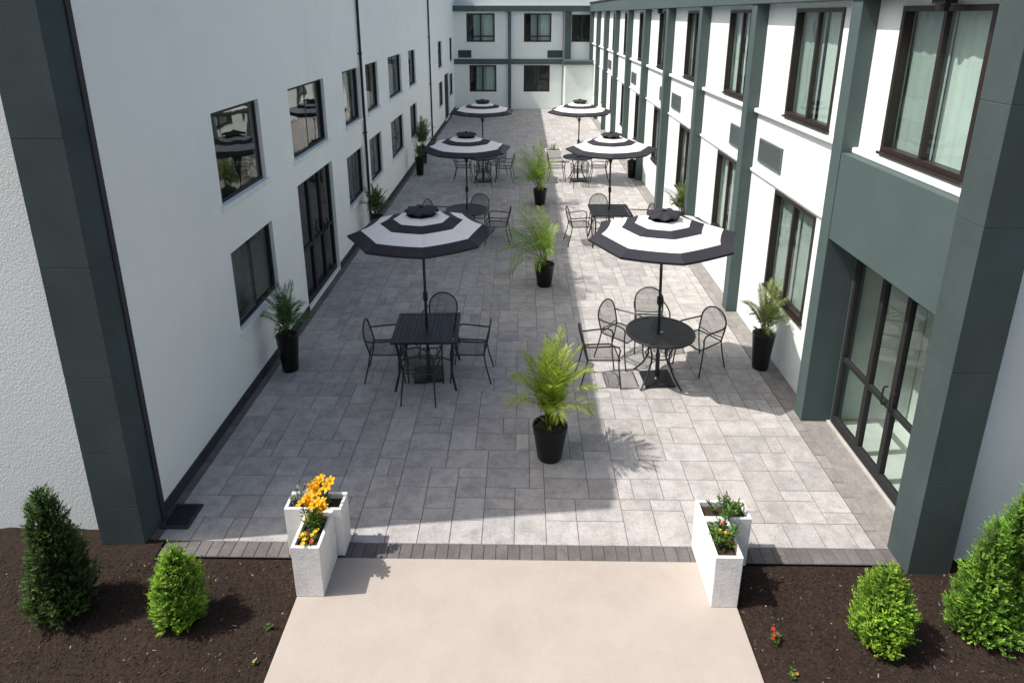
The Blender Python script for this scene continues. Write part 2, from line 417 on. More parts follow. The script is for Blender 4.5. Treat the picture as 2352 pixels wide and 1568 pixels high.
mpLF = lambda u, z, w_: (u, YLF+w_, z)
wall_sheet(m, mpLF, -14, PLX0+.03, 0, ZT, [], .1)
m.add([(-14, YLF, 0), (-14, YB+8, 0), (-14, YB+8, ZT), (-14, YLF, ZT)], [(0, 1, 2, 3)])
m.add([(XL, YB, 0), (XL, YB+8, 0), (XL, YB+8, ZT), (XL, YB, ZT)], [(0, 1, 2, 3)])
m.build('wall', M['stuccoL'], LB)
m = MB(); m.box(-14.05, YLF-.07, ZT+.051, XL+.03, YB+8, ZT+.12); m.build('roof', M['roof'], LB)
m = MB(); m.add([(XL-1.2, 5.08, .0), (XL-1.2, YB, .0), (XL-1.2, YB, ZT), (XL-1.2, 5.08, ZT)], [(0, 1, 2, 3)]); m.build('interior', M['interior'], LB)
m = MB()
m.box(XL+.0005, 5.16, 0.0, XL+.022, dY0-.03, .12); m.box(XL+.0005, dY1+.03, 0, XL+.022, fY0-.03, .12); m.box(XL+.0005, fY1+.03, 0, XL+.022, YB-.02, .12)
m.build('plinth', M['plinth'], LB)
for i, (u0, u1, z0, z1) in enumerate(wL):
    window(LB, mpL, u0, u1, z0, z1, .05, .10, M['blackmatt'], M['darkglass'], fw=.045, mull=(.5,) if i not in (0,) else (), sillm=M['ledge'], silld=.03,
           curtain=[(-.05, 1.05, M['added_backing'])] if i not in (0, 1) else None, cname='added_backing')
def glazed_door(root, mp, u0, u1, z0, z1, w0, w1, fr, rail, handles, gm=None, fw=.06):
    f = MB(); fm = M['blackmatt']; gm = gm or M['darkglass']
    boxm(f, mp, u0, u1, z0, z0+.11, w0, w1); boxm(f, mp, u0, u1, z1-fw, z1, w0, w1)
    us = [u0+(u1-u0)*q for q in fr]
    for i, u in enumerate(us):
        lo = u if i == 0 else (u-fw if i == len(us)-1 else u-fw*.7)
        hi = lo+(fw if i in (0, len(us)-1) else fw*1.4)
        boxm(f, mp, lo, hi, z0+.11, z1-fw, w0, w1)
    boxm(f, mp, u0+fw, u1-fw, rail, rail+.06, w0+.006, w1-.006)
    d = f.build('door', fm, root, bevel=.004)
    for a, b in zip(us, us[1:]):
        for (c, e) in ((z0+.11, rail), (rail+.06, z1-fw)):
            p = MB(); pane_quad(p, mp, a, b, c, e, (w0+w1)/2); p.build('pane', gm, d)
    for hu in handles:
        h = MB(); zc = rail+.14
        h.tube([mp(hu, zc-.10, w0-.001), mp(hu, zc-.10, w0-.035), mp(hu, zc-.07, w0-.045), mp(hu, zc+.07, w0-.045), mp(hu, zc+.10, w0-.035), mp(hu, zc+.10, w0-.001)], .010, 6)
        h.build('handle', M['blackmatt'], d, smooth=True)
    return d
glazed_door(LB, mpL, *doorL, .06, .12, (0, .36, .68, 1), .95, [dY0+(dY1-dY0)*.63, dY0+(dY1-dY0)*.73])
f = MB(); boxm(f, mpL, *doorF, .05, .12); fd = f.build('door', M['blackmatt'], LB, bevel=.01)
h = MB(); h.tube([mpL(fY0+.12, 1.0, .049), mpL(fY0+.12, 1.0, 0.0), mpL(fY0+.25, 1.0, 0.0)], .012); h.build('handle', M['grille'], fd)
for a in ((836, 250), (988, 150)):
    yy = XP(*a, XL+.05)[0]; m = MB()
    m.tube([(XL+.045, yy, ZT), (XL+.045, yy, .2), (XL+.08, yy, .08), (XL+.18, yy, .05)], .03, 8)
    ds = m.build('downspout', M['blackmatt'], LB, smooth=True)
    b = MB()
    for zz in (.6, 2.2, 3.9, 5.4): b.box(XL+.001, yy-.05, zz, XL+.078, yy+.05, zz+.03)
    b.build('bracket', M['blackmatt'], ds)
def pillar(root, x0, x1, y0, y1, zs, mt):
    m = MB(); core = .003
    m.box(x0+core, y0+core, 0, x1-core, y1-core, zs[-1]-.01)
    for a, b in zip(zs, zs[1:]): m.box(x0, y0, a+.0015 if a > 0 else 0, x1, y1, b-.0015)
    return m.build('corner_pillar', mt, root, bevel=.004)
pillar(LB, PLX0, PLX1, PLY0, PLY1, [0, .42, 1.0, 1.75, 2.75, 3.8, 4.9, ZT+.05], M['green'])
m = MB(); m.box(XL+.001, PLY1+.0005, .0, XL+.045, PLY1+.06, ZT); m.build('corner_trim', M['plinth'], LB)

# ---------------- right building
RB = empty('building', (XR, 20, 0))
tag(RB, 'two storey white wing on the right with green grey pilasters and bronze framed windows', 'building')
PIL = [6.79]+[9.8+2.95*i for i in range(9)]
ZS0, ZS1, ZG0, ZG1 = 3.41, 4.78, .94, 2.36
wins = [(5.1, 6.36, ZS0, ZS1)]
for i, y in enumerate(PIL):
    a = y+(.70 if i == 0 else .46); b = a+1.31
    if b > YB-.1: break
    for (z0, z1) in ((ZS0, ZS1), (ZG0, ZG1)): wins.append((a, b, z0, z1))
m = MB()
ZR = 4.85
wall_sheet(m, mpR, PIL[0], YB, 0, ZR, wins[1:], .12)
wall_sheet(m, mpR, YRF, PIL[0], 3.3, ZR, wins[:1], .12)
mpD = lambda u, z, w_: (XD+w_, u, z)
dr = (4.92, 6.74, .03, 2.16)
mpF = lambda u, z, w_: (u, YRF+w_, z)
wall_sheet(m, mpF, 3.70, 14, 0, ZR+.4, [], .1)
m.add([(14, YRF, 0), (14, YB+8, 0), (14, YB+8, ZR), (14, YRF, ZR)], [(0, 1, 2, 3)])
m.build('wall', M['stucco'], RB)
m = MB(); wall_sheet(m, mpD, YRF+.01, PIL[0]-.002, 0, 2.34, [dr], .1); m.build('door_surround', M['greenflat'], RB)
m = MB(); m.box(XF+.01, 4.86, 2.34, XR-.002, PIL[0]-.002, 3.298); m.box(XR-.0019, YRF+.01, 2.342, XD+.2, PIL[0]-.002, 2.42); m.build('spandrel_panel', M['greenflat'], RB)
m = MB(); m.box(XR, YRF+.01, ZR+.38, 14, YB+8, ZR+.5); m.build('roof', M['roof'], RB)
m = MB(); m.add([(XR+1.6, YRF+.1, 0), (XR+1.6, YB, 0), (XR+1.6, YB, ZR), (XR+1.6, YRF+.1, ZR)], [(0, 1, 2, 3)])
m.add([(XR+.14, 6.83, 2.6), (XR+1.6, 6.83, 2.6), (XR+1.6, YB, 2.6), (XR+.14, YB, 2.6)], [(0, 1, 2, 3)])
m.build('interior', M['interior'], RB)
m = MB(); m.add([(XD+.1, 4.8, .004), (XR+1.6, 4.8, .004), (XR+1.6, 6.82, .004), (XD+.1, 6.82, .004)], [(0, 1, 2, 3)])
m.add([(XR+1.1, 4.8, .01), (XR+1.1, 6.82, .01), (XR+1.1, 6.82, 2.3), (XR+1.1, 4.8, 2.3)], [(0, 1, 2, 3)])
m.add([(XD+.1, 6.81, .01), (XR+1.09, 6.81, .01), (XR+1.09, 6.81, 2.3), (XD+.1, 6.81, 2.3)], [(0, 1, 2, 3)]); m.build('lobby', M['lobby'], RB)
m = MB(); m.box(XF-.02, 4.46, ZR, XR+.1, YB, ZR+.40); m.build('fascia', M['greenflat'], RB, bevel=.01)
m = MB(); m.box(XF-.06, 4.42, ZR+.402, XR+.2, YB, ZR+.46); m.build('roof_edge', M['plinth'], RB)
for i, y in enumerate(PIL):
    m = MB()
    m.box(XF, y, 0, (XD if i == 0 else XR)+.02, y+.21, ZR-.002)
    m.build('pilaster', M['greenflat'], RB, bevel=.006)
edges = [(4.862, PIL[0]-.002)]+[(y+.212, (PIL[i+1] if i+1 < len(PIL) else YB)-.002) for i, y in enumerate(PIL)]
for i, (a, b) in enumerate(edges):
    m = MB(); m.box(XR-.07, a, 3.30, XR+.03, b, 3.36); m.build('sill_ledge', M['ledge'], RB, bevel=.012)
    if i:
        m = MB(); m.box(XR-.035, a, 2.40, XR+.03, b, 2.445); m.build('string_course', M['ledge'], RB, bevel=.01)
for k, (a, b, z0, z1) in enumerate(wins):
    r = random.Random(k)
    cs = [(-.05, .50+r.uniform(-.04, .02), M['curtain']), (.515+r.uniform(-.02, .03), 1.05, M['curtain'] if r.random() < .4 else M['sheer'])]
    if r.random() < .12: cs = [(-.05, .5, M['sheer']), (.5, 1.05, M['sheer'])]
    window(RB, mpR, a, b, z0, z1, -.015, .08, M['brown'], M['glass'], fw=.05, curtain=cs, lowsill=True)
for i in (1, 3, 5, 7):
    y = PIL[i]
    for (a, b) in ((y-1.10, y-.24), (y+.30, y+1.16)):
        m = MB(); z0, z1 = 2.60, 2.95
        boxm(m, mpR, a, b, z0, z0+.025, -.025, -.001); boxm(m, mpR, a, b, z1-.025, z1, -.025, -.001)
        boxm(m, mpR, a, a+.025, z0+.025, z1-.025, -.025, -.001); boxm(m, mpR, b-.025, b, z0+.025, z1-.025, -.025, -.001)
        gr = m.build('vent_grille', M['grille'], RB)
        s = MB(); boxm(s, mpR, a+.025, b-.025, z0+.025, z1-.025, -.006, -.001, 1)
        n = 14
        for q in range(n):
            zz = z0+.035+(z1-z0-.07)*q/(n-1); boxm(s, mpR, a+.025, b-.025, zz-.004, zz+.004, -.022, -.0055)
        s.build('louvres', [M['grille'], M['plinth']], gr)
glazed_door(RB, mpD, *dr, -.02, .04, (0, .187, .434, .681, 1), .86, [5.65, 5.79], M['doorglass'], fw=.05)
m = MB(); m.box(XD-.048, 4.88, -.02, XD+.01, PIL[0]-.004, .022); m.build('threshold', M['threshold'], RB, bevel=.006)
pillar(RB, XF, 3.76, 4.54, 4.86, [0, .95, 2.0, 3.2, 4.1, ZR-.004], M['green'])
for (yy) in (5.6, 17.0):
    m = MB(); m.box(XF+.02, yy-.09, ZR-.06, XF+.12, yy+.09, ZR-.001); m.lathe([(.045, -.12), (.055, -.06)], 10, (XF+.06, yy, ZR))
    m.build('floodlight', M['blackmatt'], RB)

# ---------------- back building
BB = empty('building', (.3, YB, 0))
tag(BB, 'white two storey wing closing the far end of the courtyard', 'building')
def bx(px): return YP(px, 150, YB)[0]
def bz(py): return YP(1176, py, YB)[1]
XE = bx(1380)
wb = [(bx(1073), bx(1137), bz(97), bz(31)), (bx(1203), bx(1265), bz(97), bz(31)), (bx(1078), bx(1140), bz(211), bz(150)), (bx(1203), bx(1263), bz(211), bz(150)), (bx(1311), bx(1358), bz(97), bz(34))]
m = MB(); ZBK = bz(27)
wall_sheet(m, mpB, XL, XE, 0, ZBK, wb, .12)
m.add([(XL-8, YB+7.8, 0), (14, YB+7.8, 0), (14, YB+7.8, ZBK), (XL-8, YB+7.8, ZBK)], [(0, 1, 2, 3)])
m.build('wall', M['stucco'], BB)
m = MB(); m.box(XL+.002, YB-.2, ZBK, XE, YB+.3, ZBK+.28); m.build('fascia', M['greenflat'], BB, bevel=.01)
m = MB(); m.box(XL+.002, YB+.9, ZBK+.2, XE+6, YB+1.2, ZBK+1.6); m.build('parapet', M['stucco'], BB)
m = MB(); m.box(XL+.002, YB+.302, ZBK+.1, XE+6, YB+7.9, ZBK+.2); m.build('roof', M['roof'], BB)
m = MB(); m.add([(XL, YB+1, 0), (XE, YB+1, 0), (XE, YB+1, ZBK), (XL, YB+1, ZBK)], [(0, 1, 2, 3)]); m.build('interior', M['interior'], BB)
m = MB(); m.box(XL+.002, YB-.07, bz(148), bx(1295), YB+.01, bz(136)); m.build('floor_band', M['greenflat'], BB)
for (pa, pb, z0) in ((1167, 1174, bz(252)), (1296, 1310, bz(135))):
    m = MB(); m.box(bx(pa), YB-.12, max(0, z0), bx(pb), YB+.01, ZBK-.002); m.build('pilaster', M['greenflat'], BB)
for k, (a, b, z0, z1) in enumerate(wb):
    window(BB, mpB, a, b, z0, z1, .02, .09, M['brown'], M['glass'], fw=.075, curtain=None if k in (3, 4) else [(.25, .62, M['sheer']), (.62, 1.05, M['curtain'])], rail=z0+.25 if k < 2 else None)
for (pa, pb) in ((1053, 1083), (1257, 1291)):
    m = MB(); a, b, z0, z1 = bx(pa), bx(pb), bz(133), bz(116)
    boxm(m, mpB, a, b, z0, z1, -.03, -.001)
    gr = m.build('vent_grille', M['plinth'], BB); s = MB()
    for q in range(6):
        zz = z0+.04+(z1-z0-.08)*q/5; boxm(s, mpB, a+.03, b-.03, zz-.01, zz+.012, -.045, -.0305)
    s.build('louvres', M['greenflat'], gr)
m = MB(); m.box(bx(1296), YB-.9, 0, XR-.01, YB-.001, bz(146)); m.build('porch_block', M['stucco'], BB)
m = MB(); m.box(bx(1293), YB-1.0, bz(146)+.001, XR+.2, YB-.0015, bz(137)); m.build('porch_roof', M['greenflat'], BB)
m = MB(); m.tube([(bx(1292), YB-.1, bz(27)), (bx(1292), YB-.1, .05)], .025); m.build('downspout', M['grille'], BB)

# ================================================================ umbrellas
def make_umbrella():
    root = empty('patio_umbrella')
    n = 8; RR = .935; ZT_, DROP = 2.335, .275
    bands = [.12, .21, .30, .38, .47, .56, .66, .74, .82, .90, 1.0]
    def mi(r0): return 0 if (.205 <= r0 < .375) or (.555 <= r0 < .815) else 1
    c = MB(); SUB = 6
    def pt(k, t, r):
        a0, a1 = 2*math.pi*k/n, 2*math.pi*(k+1)/n
        p0 = Vector((math.cos(a0), math.sin(a0), 0)); p1 = Vector((math.cos(a1), math.sin(a1), 0))
        p = (p0*(1-t)+p1*t)*r*RR
        bow = 4*t*(1-t)
        z = ZT_-DROP*r**1.15-.022*bow*r*r
        p *= 1-.03*bow*r
        return (p.x, p.y, z)
    for k in range(n):
        for r0, r1 in zip(bands, bands[1:]):
            for q in range(SUB):
                t0, t1 = q/SUB, (q+1)/SUB
                c.add([pt(k, t0, r0), pt(k, t1, r0), pt(k, t1, r1), pt(k, t0, r1)], [(0, 1, 2, 3)], mi(r0+.001))
        for q in range(SUB):
            a, b = pt(k, q/SUB, 1), pt(k, (q+1)/SUB, 1)
            c.add([a, b, (b[0]*.995, b[1]*.995, b[2]-.03), (a[0]*.995, a[1]*.995, a[2]-.03)], [(0, 1, 2, 3)], 1)
    c.build('canopy', [M['white_fabric'], M['black_fabric']], root, smooth=True, ang=20)
    v = MB(); K = 48
    vs = []; rr = [0.0, .08, .16, .195, .21]
    for i, r in enumerate(rr):
        for j in range(K):
            a = 2*math.pi*j/K; ruff = .014*math.sin(a*8+.3)*(r/.21)**2
            z = ZT_+.04-.17*r*r/.22+ruff-(.018 if i == 4 else 0)
            vs.append((r*(1+.05*math.cos(a*8))*math.cos(a), r*(1+.05*math.cos(a*8))*math.sin(a), z+.012))
    fs = []
    for i in range(len(rr)-1):
        for j in range(K): fs.append((i*K+j, i*K+(j+1) % K, (i+1)*K+(j+1) % K, (i+1)*K+j))
    v.add(vs, fs); v.build('vent', M['black_fabric'], root, smooth=True, ang=60)
    f = MB(); f.lathe([(.012, 0), (.03, .005), (.032, .018), (.018, .028), (.004, .034)], 12, (0, 0, ZT_+.047)); f.build('finial', M['blackmatt'], root, smooth=True)
    p = MB(); p.tube([(0, 0, .03), (0, 0, 1.0), (0, 0, ZT_+.04)], .019, 12); p.build('pole', M['black'], root, smooth=True)
    h = MB(); h.lathe([(.032, 0), (.036, .02), (.036, .07), (.03, .09)], 12, (0, 0, 1.76)); h.lathe([(.03, 0), (.034, .05)], 12, (0, 0, 2.24)); h.build('hub', M['blackmatt'], root)
    for k in range(n):
        a = 2*math.pi*k/n; ca, sa = math.cos(a), math.sin(a)
        rb = MB(); q = [(.03+.95*t) for t in (0, .25, .5, .75, 1)]
        rb.tube([(ca*r*RR, sa*r*RR, ZT_-DROP*r**1.15-.016) for r in q], .007, 5); ro = rb.build('rib', M['black'], root, smooth=True)
        st = MB(); st.tube([(ca*.03, sa*.03, 1.81), (ca*.47, sa*.47, ZT_-DROP*(.47/RR)**1.15-.02)], .005, 5); st.build('strut', M['black'], ro)
    cr = MB(); cr.box(-.03, -.035, 1.12, .03, .035, 1.22); cr.tube([(.0, -.036, 1.17), (0, -.07, 1.17), (0, -.075, 1.11)], .006, 5); cr.build('crank', M['blackmatt'], root)
    b = MB(); b.box(-.2, -.2, .004, .2, .2, .04); b.build('base_plate', M['black'], root, bevel=.012)
    s = MB(); s.lathe([(.05, .041), (.03, .06), (.028, .38), (.03, .40)], 14); s.build('base_stem', M['black'], root, smooth=True)
    return root
SETS = {'LN': (-1.25, 7.74), 'RN': (1.83, 7.67), 'LM': (-1.17, 13.17), 'RM': (1.88, 13.17), 'LF': (-1.14, 18.5), 'RF': (1.65, 18.56)}
ULAB = {'LN': 'black and white striped umbrella over the square table nearest on the left',
        'RN': 'black and white striped umbrella over the round table nearest on the right',
        'LM': 'black and white striped umbrella second from the front in the left row',
        'RM': 'black and white striped umbrella second from the front in the right row',
        'LF': 'black and white striped umbrella farthest back in the left row',
        'RF': 'black and white striped umbrella farthest back in the right row'}
proto = make_umbrella()
for i, k in enumerate(SETS):
    u = proto if i == 0 else copy_tree(proto)
    cx, cy = SETS[k]; u.location = (cx, cy, 0)
    u.rotation_euler = (R({'LN': -.6}.get(k, 0.3)), R({'LN': -.3, 'RN': -1.8, 'LM': .4, 'RM': -1.0}.get(k, 0)), R({'LN': 9, 'RN': 3, 'LM': 14, 'RM': -5, 'LF': 20, 'RF': 8}[k]))
    tag(u, ULAB[k], 'umbrella', 'striped patio umbrellas')

# ================================================================ tables
def legs_round(root, r, n=4):
    for k in range(n):
        a = math.pi/4+k*math.pi/2; ca, sa = math.cos(a), math.sin(a)
        m = MB(); m.tube([(ca*q, sa*q, z) for q, z in ((r*.62, .70), (r*.50, .60), (r*.36, .45), (r*.36, .34), (r*.52, .18), (r*.78, .03), (r*.84, .012))], .013, 7)
        m.build('leg', M['black'], root, smooth=True)
    m = MB(); m.tube([(r*.38*math.cos(t*math.pi/10), r*.38*math.sin(t*math.pi/10), .40) for t in range(20)], .009, 6, closed=True); m.build('brace_ring', M['black'], root, smooth=True)
def make_round():
    root = empty('round_patio_table'); r = .45
    m = MB(); n = 48
    m.lathe([(r-.045, .705), (r-.005, .703), (r, .712), (r, .722), (r-.006, .73), (r-.045, .728)], n, cap0=False, cap1=False)
    w, gp = .048, .0065; y = -r+.05
    while y < r-.05:
        yc = y+w/2; hw = math.sqrt(max(0.001, (r-.03)**2-max(abs(y), abs(y+w))**2))
        if abs(yc) < .035:
            m.box(-hw, y, .712, -.03, y+w, .727); m.box(.03, y, .712, hw, y+w, .727)
        else: m.box(-hw, y, .712, hw, y+w, .727)
        y += w+gp
    m.bar((-.2, -r+.06, .703), (-.2, r-.06, .703), .03, .015); m.bar((.2, -r+.06, .703), (.2, r-.06, .703), .03, .015)
    m.build('tabletop', M['black'], root)
    legs_round(root, r); return root
def make_square():
    root = empty('square_patio_table'); r = .425
    m = MB()
    for (a, b, c, d) in ((-r, -r, r, -r+.05), (-r, r-.05, r, r), (-r, -r+.05, -r+.05, r-.05), (r-.05, -r+.05, r, r-.05)): m.box(a, b, .70, c, d, .73)
    w, gp = .052, .004; x = -r+.054
    while x+w < r-.045:
        if abs(x+w/2) < .04:
            m.box(x, -r+.05, .712, x+w, -.03, .727); m.box(x, .03, .712, x+w, r-.05, .727)
        else: m.box(x, -r+.05, .712, x+w, r-.05, .727)
        x += w+gp
    m.box(-r+.05, -.2, .698, r-.05, -.16, .711); m.box(-r+.05, .16, .698, r-.05, .2, .711)
    m.build('tabletop', M['black'], root)
    for sx in (-1, 1):
        for sy in (-1, 1):
            l = MB(); l.tube([(sx*(r-.06), sy*(r-.06), .70), (sx*(r-.09), sy*(r-.09), .5), (sx*(r-.085), sy*(r-.085), .25), (sx*(r-.03), sy*(r-.03), .012)], .017, 7); l.build('leg', M['black'], root, smooth=True)
    b = MB()
    for sy in (-1, 1): b.tube([(-r+.09, sy*(r-.09), .42), (-.12, sy*.1, .36), (.12, sy*.1, .36), (r-.09, sy*(r-.09), .42)], .009, 6)
    b.tube([(-.12, -.1, .36), (-.12, .1, .36)], .009, 6); b.tube([(.12, -.1, .36), (.12, .1, .36)], .009, 6)
    b.build('brace', M['black'], root, smooth=True); return root
ts = make_square(); tr_ = make_round()
TL = {'LN': (ts, 'black slatted square table nearest on the left side', 2), 'RM': (None, 'black slatted square table second from the front in the right row', 1),
      'RN': (tr_, 'black slatted round table nearest on the right side', 0), 'LM': (0, 'black slatted round table second from the front in the left row', 0),
      'LF': (0, 'black slatted round table farthest back in the left row', 0), 'RF': (0, 'black slatted round table farthest back in the right row', 0)}
for k, (src, lab, rz) in TL.items():
    sq = k in ('LN', 'RM')
    t = src if src else copy_tree(ts if sq else tr_)
    t.location = (*SETS[k], 0); t.rotation_euler = (0, 0, R(rz)); tag(t, lab, 'table', 'black slatted patio tables')

# ================================================================ chairs
def make_chair():
    root = empty('patio_chair'); W = .225
    def arch(t):
        pts = []
        for i in range(t+1):
            a = math.pi*(1-i/t); pts.append((W*.92*math.cos(a), .0, .63+.2*math.sin(a)))
        return pts
    def lean(p): x, y, z = p; return (x, -.20-(z-.42)*.24+.02*(1-(x/W)**2), z)
    loop = [(-W*.86, 0, .42), (-W*.9, 0, .52)]+arch(14)+[(W*.9, 0, .52), (W*.86, 0, .42)]
    f = MB(); f.tube([lean(p) for p in loop], .011, 7); f.tube([lean((-W*.88, 0, .47)), lean((0, 0, .465)), lean((W*.88, 0, .47))], .008, 6)
    f.build('back_frame', M['chair'], root, smooth=True)
    b = MB(); vs = []; fs = []; nz = 10
    for i in range(nz+1):
        z = .47+(.82-.47)*i/nz
        hw = W*.9 if z < .63 else W*.92*math.sqrt(max(0.02, 1-((z-.63)/.2)**2))
        for j in range(7): vs.append(lean((hw*(-1+2*j/6), 0, z)))
    for i in range(nz):
        for j in range(6): fs.append((i*7+j, i*7+j+1, i*7+j+8, i*7+j+7))
    b.add(vs, fs); b.build('backrest', M['wire'], root, smooth=True)
    s = MB(); vs = []; fs = []
    for i in range(9):
        for j in range(9):
            u = -1+2*i/8; v_ = -1+2*j/8
            vs.append((u*W*(.92+.06*v_), v_*.215+.01, .425-.022*(1-u*u)*(1-v_*v_)+(-.02*max(0, v_-.5)*2)))
    for i in range(8):
        for j in range(8): fs.append((i*9+j, i*9+j+1, (i+1)*9+j+1, (i+1)*9+j))
    s.add(vs, fs); s.build('seat', M['wire'], root, smooth=True)
    sf = MB(); sf.tube([(-W*.86, -.205, .425), (W*.86, -.205, .425), (W*.93, -.14, .426), (W*.97, .17, .425), (W*.88, .225, .405), (-W*.88, .225, .405), (-W*.97, .17, .425), (-W*.93, -.14, .426)], .01, 6, closed=True)
    sf.build('seat_frame', M['chair'], root, smooth=True)
    for sx in (-1, 1):
        l = MB(); l.tube([lean((sx*W*.86, 0, .43)), (sx*W*.9, -.23, .25), (sx*W*.98, -.29, .01)], .010, 7); l.build('leg', M['chair'], root, smooth=True)
        l = MB(); l.tube([(sx*W*1.04, .25, .01), (sx*W*1.02, .21, .3), (sx*W*1.03, .20, .48)], .010, 7); l.build('leg', M['chair'], root, smooth=True)
        a = MB(); a.tube([(sx*W*1.03, .20, .48), (sx*W*1.05, .215, .565), (sx*W*1.07, .195, .615), (sx*W*1.08, .13, .64), (sx*W*1.06, -.05, .63), (sx*W*1.0, -.18, .622), lean((sx*W*.92, 0, .63))], .011, 7); a.build('arm', M['chair'], root, smooth=True)
    return root
CH = [
    ('LN', -.55, .0, 4, 'black mesh armchair on the left side of the nearest square table'),
    ('LN', .57, .02, -4, 'black mesh armchair on the right side of the nearest square table'),
    ('LN', .08, .62, 0, 'black mesh armchair behind the nearest square table, facing the camera'),
    ('LN', -.02, -.46, 0, 'black mesh armchair tucked under the front edge of the nearest square table'),
    ('RN', -.78, -.02, 2, 'black mesh armchair seen side on, left of the nearest round table'),
    ('RN', -.42, .56, 12, 'black mesh armchair behind and left of the nearest round table'),
    ('RN', .06, .92, 0, 'black mesh armchair directly behind the pole of the nearest round table'),
    ('RN', .64, .36, 5, 'black mesh armchair right of the nearest round table'),
    ('LM', .66, -.08, 2, 'black mesh armchair right of the second left table, beyond the front umbrella'),
    ('LM', .18, .62, 4, 'black mesh armchair behind the second left round table'),
    ('LM', -.66, .28, 0, 'black mesh armchair left of the second left table, half hidden by an umbrella'),
    ('RM', -.64, -.06, 3, 'black mesh armchair left of the second right table, which is square'),
    ('RM', -.10, .66, 0, 'black mesh armchair behind the second right table, which is square'),
    ('RM', .66, .12, -3, 'black mesh armchair right of the second right table, which is square'),
    ('LF', -.58, .05, 5, 'black mesh armchair left of the farthest left round table'),
    ('LF', .64, -.02, -6, 'black mesh armchair right of the farthest left round table'),
    ('LF', .04, -.58, 3, 'black mesh armchair in front of the farthest left round table'),
    ('LF', .35, .55, -5, 'black mesh armchair behind the farthest left round table'),
    ('RF', -.62, .0, 4, 'black mesh armchair left of the farthest right round table'),
    ('RF', .62, .02, -4, 'black mesh armchair right of the farthest right round table'),
    ('RF', .02, -.58, 2, 'black mesh armchair in front of the farthest right round table'),
]
pc = make_chair()
for i, (k, dx, dy, ex, lab) in enumerate(CH):
    c = pc if i == 0 else copy_tree(pc)
    cx, cy = SETS[k]; c.location = (cx+dx, cy+dy, 0)
    c.rotation_euler = (0, 0, math.atan2(-dy, -dx)-math.pi/2+R(ex))
    tag(c, lab, 'chair', 'black metal mesh patio chairs')

# ================================================================ plants
def frond(mb, base, az, el, length, droop, nl, ll, colf, lw=.009, stem=.2):
    p = Vector(base); pts = [p.copy()]; K = nl; ds = length/K
    horiz = Vector((math.cos(az), math.sin(az), 0)); side0 = Vector((-math.sin(az), math.cos(az), 0))
    roll = random.uniform(-.5, .5)
    for i in range(K):
        s = i/K; e = el-droop*s**1.8
        T = horiz*math.cos(e)+Vector((0, 0, 1))*math.sin(e)
        U = Vector((0, 0, 1))*math.cos(e)-horiz*math.sin(e)
        p = p+T*ds; pts.append(p.copy())
        if s < stem: continue
        q = (s-stem)/(1-stem)
        for sg in (-1, 1):
            S = (side0*math.cos(roll)+U*math.sin(roll))*sg
            d = (T*(.75+.5*q)+S*(.95-.35*q)+U*(.32-.15*q)+Vector((0, 0, -random.uniform(.0, .30)))).normalized()
            l = ll*(.45+.75*math.sin(math.pi*min(1, .22+q*.72)))*random.uniform(.75, 1.12)
            nrm = d.cross(U).normalized()*lw*(1-.3*q)
            m_ = p+d*l*.45; tip = p+d*l+Vector((0, 0, -.16*l))
            mb.add([p, m_+nrm, tip, m_-nrm], [(0, 1, 2, 3)], 0, colf())
    return pts
